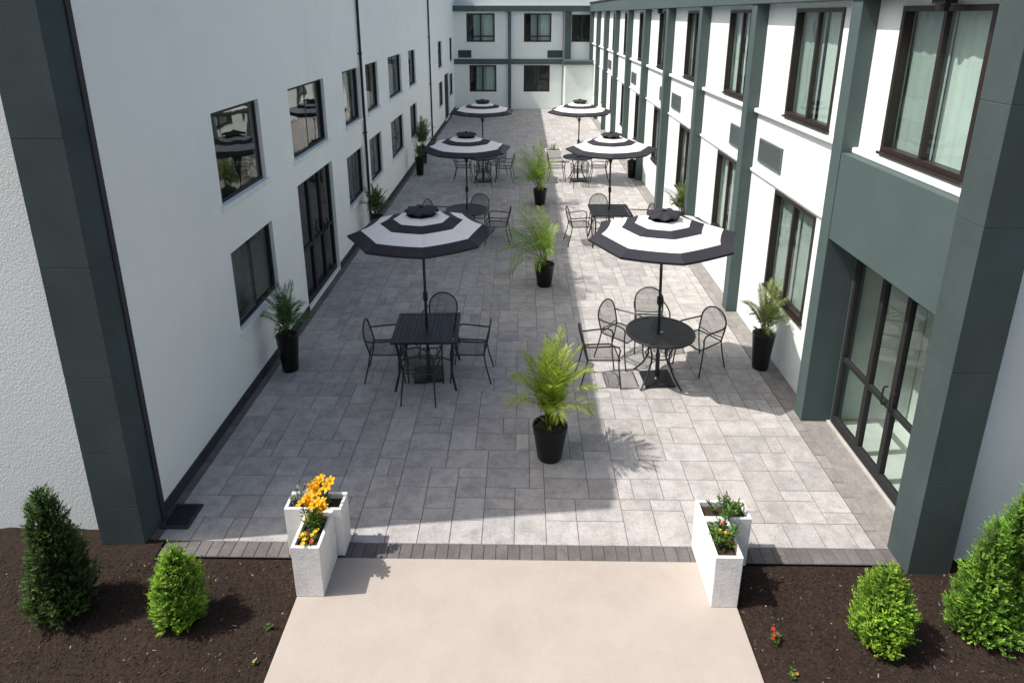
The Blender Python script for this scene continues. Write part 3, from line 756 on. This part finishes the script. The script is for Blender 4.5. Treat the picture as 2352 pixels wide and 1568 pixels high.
def potted_palm(pos, pr, ph, hgt, wid, nf, label, col, seed, lean=(0, 0), taper=.68, group='palms in black pots', litter=24, out=1.0, arch=1.0, lw=.009, nl=36):
    random.seed(seed); root = empty('potted_palm', (pos.x, pos.y, 0)); tag(root, label, 'potted plant', group)
    x, y = pos.x, pos.y
    m = MB(); m.lathe([(pr*taper, .0), (pr*taper+.008, .02), (pr*.86, ph*.5), (pr*.98, ph*.85), (pr, ph-.03), (pr+.004, ph-.02), (pr+.004, ph), (pr-.018, ph), (pr-.03, ph-.05)], 28, (x, y, 0), cap1=False)
    m.build('pot', M['pot'], root, smooth=True, ang=50)
    m = MB(); m.lathe([(pr-.02, ph-.04), (pr*.5, ph-.02), (.01, ph-.015)], 20, (x, y, 0), cap0=False); m.build('soil', M['soil'], root, smooth=True)
    fl = MB(); st = MB(); hh = hgt-ph
    def colf():
        t = random.uniform(.6, 1.3); k = random.random()
        c = col[0] if k < .6 else (col[1] if k < .95 else col[2])
        return (c[0]*t, c[1]*t, c[2]*t)
    for i in range(nf):
        az = i*2.399+random.uniform(-.3, .3); f = (i+.5)/nf
        el = R(90-20*f*out)+random.uniform(-.05, .05)
        L = hh*(1.06-.42*f*min(1, 1.4-.4*arch))*random.uniform(.82, 1.06)
        dr = R(10+100*f**1.3)*random.uniform(.85, 1.1)*arch
        sx = x+math.cos(az)*pr*.3*random.random(); sy = y+math.sin(az)*pr*.3*random.random()
        base = Vector((sx, sy, ph-.02)); az2 = az
        if lean[0] or lean[1]:
            v = Vector((math.cos(az), math.sin(az)))*.8+Vector(lean)*1.1; az2 = math.atan2(v.y, v.x)
            al = .5+.5*(v.normalized().dot(Vector(lean).normalized())); el -= .24*al; L *= .8+.38*al
        el = max(el, .4)
        pts = frond(fl, base, az2, el, L, dr, nl, hh*.215*wid/.42, colf, stem=.26, lw=lw)
        st.tube(pts[::3], .006, 4, r2=.0015, col=(col[1][0]*.9, col[1][1]*.85, col[1][2]))
    for i in range(litter):
        a = random.uniform(0, 6.28); r = pr*random.uniform(.1, .8); l = random.uniform(.06, .16)
        b = Vector((x+math.cos(a)*r*.6, y+math.sin(a)*r*.6, ph-.02)); tip = b+Vector((math.cos(a)*l, math.sin(a)*l, l*random.uniform(.2, .9)))
        n_ = Vector((-math.sin(a), math.cos(a), 0))*.012; mid = (b+tip)/2+Vector((0, 0, .03))
        fl.add([b, mid+n_, tip, mid-n_], [(0, 1, 2, 3)], 0, (.09, .05, .02) if random.random() < .6 else colf())
    st.build('stems', M['leaf'], root); fl.build('fronds', M['leaf'], root)
BRI = ((.40, .50, .05), (.21, .34, .04), (.53, .48, .09))
MID = ((.31, .46, .06), (.16, .28, .045), (.46, .42, .10))
SHADED = ((.13, .23, .07), (.075, .15, .05), (.24, .25, .08))  # left wall palms: their shade is put into darker leaf colours
DRY = ((.30, .36, .11), (.18, .26, .07), (.44, .38, .18))
potted_palm(G(1262, 1048), .19, .41, 1.47, .34, 28, 'large yellow green palm in a wide black pot, front of the central row', BRI, 11, out=.65, arch=1.1, lw=.0066, nl=46)
potted_palm(G(1250, 655), .18, .42, 1.52, .37, 21, 'palm leaning left in a wide black pot, second in the central row', MID, 12, lean=(-.62, -.05), out=1.45, arch=1.25, lw=.007, nl=40)
potted_palm(G(1240, 470), .18, .42, 1.60, .36, 20, 'palm in a wide black pot, third and farthest in the central row', MID, 13, lean=(-.55, 0), out=1.2, arch=1.1, lw=.0085)
potted_palm(G(668, 848), .148, .54, 1.27, .36, 17, 'small shade toned palm in a tall black pot by the nearest lower left window', SHADED, 14, lw=.007, nl=40)
potted_palm(G(1745, 844), .148, .53, 1.29, .36, 17, 'small palm in a tall black pot by the nearest lower right window', DRY, 15, lw=.007, nl=40)
potted_palm(G(868, 548), .145, .54, 1.25, .40, 17, 'small palm in a tall black pot by the left wall downspout', SHADED, 16, lw=.010)
potted_palm(G(965, 402), .145, .54, 1.0, .34, 12, 'small palm in a tall black pot, third along the left wall', SHADED, 17, lw=.011)
potted_palm(G(973, 375), .145, .54, 1.45, .42, 16, 'taller palm in a black pot, last along the left wall', SHADED, 18, lw=.011)
potted_palm(G(1562, 548), .145, .53, 1.35, .46, 15, 'dry pale palm in a black pot behind the front right umbrella', DRY, 19, lw=.010)
potted_palm(G(1450, 408), .145, .53, 1.0, .34, 12, 'small palm in a tall black pot, third along the right wall', MID, 20, lw=.011)
potted_palm(G(1466, 368), .145, .53, 1.6, .40, 16, 'bright green palm beside the right wall, behind the second umbrella', BRI, 21, lw=.011)

# shrubs
def shrub(pos, h, r, kind, n, cols, label, seed, peaks=None, ls=1.0):
    random.seed(seed); root = empty('shrub', (pos.x, pos.y, 0)); tag(root, label, 'shrub')
    m = MB()
    peaks = peaks or [(0, 0, h, r)]
    def prof(t):
        if kind == 'cone': return max(0, 1-t)**.62*min(1, (t/.14+.4))**.6
        if kind == 'spire': return max(0, 1-t)**.72*min(1, (t/.25+.5))**.7
        if kind == 'egg': return max(0, math.sin(math.pi*min(1, .2+t*.8)))**.6*(1.08-.35*t)*(1-t**6)
        return max(0, math.sin(math.pi*min(1, .14+t*.86)))**.7*(1.05-.2*t)
    for (dx, dy, hh, rr) in peaks:
        base = Vector((pos.x+dx, pos.y+dy, .02))
        pf = [(max(.004, rr*.60*prof(t)), hh*.92*t) for t in [i/12 for i in range(13)]]
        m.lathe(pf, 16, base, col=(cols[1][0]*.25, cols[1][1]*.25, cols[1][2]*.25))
        nn = int(n*(hh*rr)/sum(p[2]*p[3] for p in peaks))
        def bumpf(a, t):
            return 1+.42*mnoise.noise((math.cos(a)*2.4+dx*9, math.sin(a)*2.4, t*hh*5+seed))+.30*mnoise.noise((math.cos(a)*6, math.sin(a)*6, t*hh*13+seed))
        for i in range(nn//9):
            while True:
                t = random.random()
                if random.random() < prof(t)+.12: break
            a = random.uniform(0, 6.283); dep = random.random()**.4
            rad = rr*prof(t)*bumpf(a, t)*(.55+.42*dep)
            p = base+Vector((math.cos(a)*rad, math.sin(a)*rad, t*hh*.97))
            out = Vector((math.cos(a), math.sin(a), 0))
            d = (out*random.uniform(.3, 1.0)+Vector((random.gauss(0, .3), random.gauss(0, .3), random.uniform(.5, 1.5)))).normalized()
            fl_ = d.cross(Vector((random.gauss(0, 1), random.gauss(0, 1), random.gauss(0, 1)))).normalized()
            tl = random.uniform(.045, .095)*ls
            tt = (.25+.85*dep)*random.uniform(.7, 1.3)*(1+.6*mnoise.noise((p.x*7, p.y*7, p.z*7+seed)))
            c = cols[0] if random.random() < .62 else cols[1]
            for q in range(9):
                s = (q+.5)/9; b = p+d*tl*s; sg = 1 if q % 2 else -1
                dd = (d*.9+fl_*sg*.9*(1-.4*s)+Vector((random.gauss(0, .18), random.gauss(0, .18), random.gauss(0, .18)))).normalized() if q < 8 else d
                l = random.uniform(.018, .030)*ls*(1.15-.4*s); w_ = dd.cross(d+Vector((.01, .3, .2))).normalized()*l*.24
                t2 = tt*random.uniform(.85, 1.15)*(.8+.4*s)
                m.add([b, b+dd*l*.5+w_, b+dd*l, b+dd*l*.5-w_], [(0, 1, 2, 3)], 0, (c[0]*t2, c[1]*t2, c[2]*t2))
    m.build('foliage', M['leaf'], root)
    s = MB(); s.tube([(pos.x, pos.y, -.03), (pos.x, pos.y, .12)], .022, 7); s.build('stem', M['bark'], root)
CON = ((.085, .155, .035), (.046, .095, .024)); LIM = ((.30, .48, .055), (.18, .34, .04))
ARB = ((.25, .44, .06), (.14, .29, .04))
p = G(156, 1400); shrub(p, 1.17, .235, 'cone', 25000, CON, 'dark green cone shaped conifer at the far left of the mulch bed', 31)
p = G(420, 1425); shrub(p, .70, .175, 'egg', 13000, LIM, 'small bright lime green shrub between the conifer and left planter', 32)
p = G(2015, 1472); shrub(p, .70, .19, 'egg', 15000, LIM, 'round topped lime green shrub right of the walkway', 33)
p = G(2250, 1440); shrub(p, 1.3, .3, 'spire', 33000, ARB, 'large mid green shrub with two peaks at the far right', 34, peaks=[(-.095, -.05, 1.06, .205), (.16, .05, 1.27, .22), (.03, -.05, .5, .23)])

# planters
def planter(x0, x1, y0, y1, h, label, seed):
    root = empty('planter_box', ((x0+x1)/2, (y0+y1)/2, 0)); tag(root, label, 'planter', 'white rectangular planters')
    m = MB(); t = .028; i = .003
    def ring(a, z): return [(x0+a, y0+a, z), (x1-a, y0+a, z), (x1-a, y1-a, z), (x0+a, y1-a, z)]
    rs = [ring(i, .013), ring(0, h), ring(t, h), ring(t+.004, h-.12)]
    vs = [p for r in rs for p in r]; fs = [(3, 2, 1, 0), (12, 13, 14, 15)]
    for k in range(3):
        for j in range(4): fs.append((k*4+j, k*4+(j+1) % 4, (k+1)*4+(j+1) % 4, (k+1)*4+j))
    m.add(vs, fs); m.build('box', M['planter'], root, bevel=.005)
    s = MB(); n = 10; vs = []; fs = []
    for a in range(n+1):
        for b in range(n+1):
            x = x0+.034+(x1-x0-.068)*a/n; y = y0+.034+(y1-y0-.068)*b/n; vs.append((x, y, h-.045+.02*mnoise.noise((x*14, y*14, seed))))
    for a in range(n):
        for b in range(n): fs.append((a*(n+1)+b, a*(n+1)+b+1, (a+1)*(n+1)+b+1, (a+1)*(n+1)+b))
    s.add(vs, fs); s.build('soil', M['soil'], root, smooth=True)
PH = .525
planter(-1.885, -1.645, 4.23, 4.655, PH, 'white planter box nearest on the left, running away from the camera', 1)
planter(-2.09, -1.58, 4.66, 4.88, PH, 'white planter box on the left set crosswise behind another', 2)
planter(1.575, 1.80, 4.18, 4.60, PH, 'white planter box nearest on the right, running away from the camera', 3)
planter(1.575, 2.01, 4.605, 4.83, PH, 'white planter box on the right set crosswise behind another', 4)

def petal(mb, c, d, up, l, w, col):
    s = d.cross(up).normalized()*w
    a = c+d*l*.35+up*l*.12; b = c+d*l*.75+up*l*.12; t = c+d*l-up*l*.05
    mb.add([c, a+s*.8, b+s, t, b-s, a-s*.8], [(0, 1, 5), (1, 2, 4, 5), (2, 3, 4)], 0, col)
def flower_plant(name, x, y, z, h, label, cat, seed, nst, nfl, fcol, fsize, rad=.08, low=None, lc=((.08, .17, .035), (.14, .25, .05))):
    random.seed(seed); root = empty(name, (x, y, z)); tag(root, label, cat)
    lf = MB(); k = 0
    def fbuild(fl): fl.build('flower', M['petal'], root)
    for i in range(nst):
        a = random.uniform(0, 6.28); r = rad*math.sqrt(random.random()); hh = h*random.uniform(.65, 1.0)
        p0 = Vector((x+r*math.cos(a), y+r*math.sin(a), z)); p1 = p0+Vector((math.cos(a)*.06*random.random(), math.sin(a)*.06*random.random(), hh))
        lf.tube([p0, (p0+p1)/2, p1], .004, 4, col=(.06, .12, .03))
        for q in range(int(10+hh*50)):
            t = random.uniform(.05, .95); b = p0.lerp(p1, t); aa = random.uniform(0, 6.28)
            d = Vector((math.cos(aa), math.sin(aa), random.uniform(.2, .9))).normalized(); l = random.uniform(.04, .08)*(1.1-.4*t)*min(1, .4+h*3)
            s_ = d.cross(Vector((0, 0, 1))).normalized()*.008; tt = random.uniform(.6, 1.4); c = random.choice(lc)
            lf.add([b, b+d*l*.5+s_, b+d*l, b+d*l*.5-s_], [(0, 1, 2, 3)], 0, (c[0]*tt, c[1]*tt, c[2]*tt))
        if k < nfl:
            for e in range(2 if fsize > .05 else 1):
                fl = MB(); k += 1; ax = Vector((random.gauss(0, .6), random.gauss(-.25, .6), 1)).normalized(); c0 = p1+Vector((random.gauss(0, .03), random.gauss(0, .03), random.uniform(0, .03)))*(1 if fsize > .05 else .3)
                u = ax.cross(Vector((1, 0, 0))).normalized(); v = ax.cross(u)
                for j in range(6):
                    an = j*math.pi/3; d = (u*math.cos(an)+v*math.sin(an)+ax*.45).normalized(); tt = random.uniform(.8, 1.15)
                    petal(fl, c0, d, ax, fsize, fsize*.24, (fcol[0]*tt, fcol[1]*tt, fcol[2]*tt))
                for j in range(4):
                    fl.tube([c0, c0+ax*fsize*.7+u*random.gauss(0, .01)+v*random.gauss(0, .01)], .0015, 3, col=(.4, .12, .02))
                fbuild(fl)
    if low:
        for (cc, nn) in low:
            for i in range(nn):
                fl = MB()
                a = random.uniform(0, 6.28); r = rad*1.3*math.sqrt(random.random()); c0 = Vector((x+r*math.cos(a), y+r*math.sin(a)*1.4, z+random.uniform(.03, .1)))
                for j in range(5):
                    an = j*1.257; petal(fl, c0, Vector((math.cos(an), math.sin(an), .4)).normalized(), Vector((0, 0, 1)), .022, .009, cc)
                fbuild(fl)
    lf.build('foliage', M['leaf'], root)
YEL = (.92, .50, .015); RED = (.75, .03, .02)
zs = PH-.04
flower_plant('lily_plant', -1.765, 4.49, zs, .26, 'yellow lilies in the front left planter box', 'flowering plant', 41, 12, 9, YEL, .064, .06, low=[((.8, .05, .02), 4), ((.85, .6, .03), 4)])
flower_plant('lily_plant', -1.79, 4.77, zs, .26, 'yellow lilies in the crosswise left planter box', 'flowering plant', 42, 11, 7, YEL, .060, .06)
flower_plant('dusty_leaf_plant', -2.0, 4.78, zs, .14, 'small silvery leaved plant at the left end of the crosswise left planter', 'plant', 43, 9, 3, (.7, .68, .66), .025, .05, lc=((.3, .32, .3), (.2, .25, .2)))
flower_plant('bedding_plant', -1.765, 4.31, zs, .06, 'low red and yellow flowers at the front end of the left planter', 'flowering plant', 44, 9, 3, (.85, .5, .03), .025, .045, low=[((.85, .55, .03), 5), ((.75, .06, .02), 2)])
flower_plant('bedding_plant', 1.69, 4.40, zs, .19, 'green plant with red and yellow blossoms in the front right planter', 'flowering plant', 45, 16, 2, (.80, .16, .02), .018, .08, low=[(RED, 2), ((.85, .55, .04), 6)])
flower_plant('bedding_plant', 1.80, 4.72, zs, .15, 'leafy green plant in the crosswise right planter', 'plant', 46, 18, 2, (.6, .1, .15), .016, .11)
p = G(1785, 1478); flower_plant('bedding_plant', p.x, p.y, .0, .13, 'single red flower in the mulch right of the walkway', 'flowering plant', 47, 3, 3, RED, .02, .012)
p = G(1820, 1552); flower_plant('bedding_plant', p.x, p.y, .0, .05, 'tiny yellow flower in the mulch at the bottom edge, right side', 'flowering plant', 48, 4, 2, (.6, .5, .08), .015, .015)
p = G(612, 1445); flower_plant('seedling', p.x, p.y, .0, .035, 'small green seedling in the mulch beside the left lime shrub', 'plant', 49, 2, 0, RED, .02, .015)
p = G(590, 1522); flower_plant('seedling', p.x, p.y, .0, .025, 'tiny pale seedling in the mulch near the walkway edge, bottom left', 'plant', 50, 2, 2, (.6, .6, .4), .012, .015)

# far planter on the sunlit side
p = G(1270, 372)
planter(p.x-.27, p.x+.27, p.y-.18, p.y+.18, .42, 'white planter box far back beside the sunlit round table', 9)
flower_plant('bedding_plant', p.x, p.y, .38, .22, 'leafy plant in the far white planter beside the round table', 'plant', 51, 12, 3, (.5, .4, .1), .03, .12)

# drain at the left corner
dx, dy = -3.31, G(400, 1195).y+.05
root = empty('drain_grate', (dx, dy, 0)); tag(root, 'black drain grate at the foot of the left corner pillar', 'drain')
m = MB()
for (a, b, c, e) in ((-.14, -.16, .14, -.13), (-.14, .13, .14, .16), (-.14, -.13, -.11, .13), (.11, -.13, .14, .13)): m.box(dx+a, dy+b, .001, dx+c, dy+e, .02)
m.build('frame', M['plinth'], root, bevel=.004)
m = MB(); m.box(dx-.11, dy-.13, .0012, dx+.11, dy+.13, .006)
for q in range(7): m.box(dx-.10+q*.032, dy-.129, .0065, dx-.092+q*.032, dy+.129, .015)
m.build('bars', M['grate'], root)

# ================================================================ light, world, camera
EL = R(56)
AZ = math.atan(.12)
sun_d = Vector((math.cos(AZ)*math.cos(EL), math.sin(AZ)*math.cos(EL), -math.sin(EL))).normalized()
sl = bpy.data.lights.new('sun', 'SUN'); sl.energy = 5.0; sl.angle = R(.5); sl.color = (1, .955, .89)
so = bpy.data.objects.new('sun', sl); COL.objects.link(so); so.location = (-20, -5, 30); so.rotation_euler = sun_d.to_track_quat('-Z', 'Y').to_euler()
wd = bpy.data.worlds.new('World'); SC.world = wd; wd.use_nodes = True
nt = wd.node_tree; bg = nt.nodes['Background']; bg.inputs['Strength'].default_value = .15
sk = nt.nodes.new('ShaderNodeTexSky'); sk.sky_type = 'NISHITA'; sk.sun_disc = False; sk.sun_elevation = EL; sk.sun_rotation = math.atan2(-sun_d.x, -sun_d.y)
sk.air_density = 1.0; sk.dust_density = 4.6; sk.ozone_density = .4
nt.links.new(sk.outputs[0], bg.inputs['Color'])
cam = bpy.data.cameras.new('camera'); co = bpy.data.objects.new('camera', cam); COL.objects.link(co)
cam.lens = 36*F/2352; cam.sensor_width = 36; cam.clip_end = 2000; cam.clip_start = .1
cam.shift_y = -(784-PY)/2352
co.location = (0, 0, H); co.rotation_euler = (math.pi/2-PIT, 0, YAW)
SC.camera = co
SC.view_settings.view_transform = 'Standard'; SC.view_settings.look = 'None'; SC.view_settings.exposure = 0
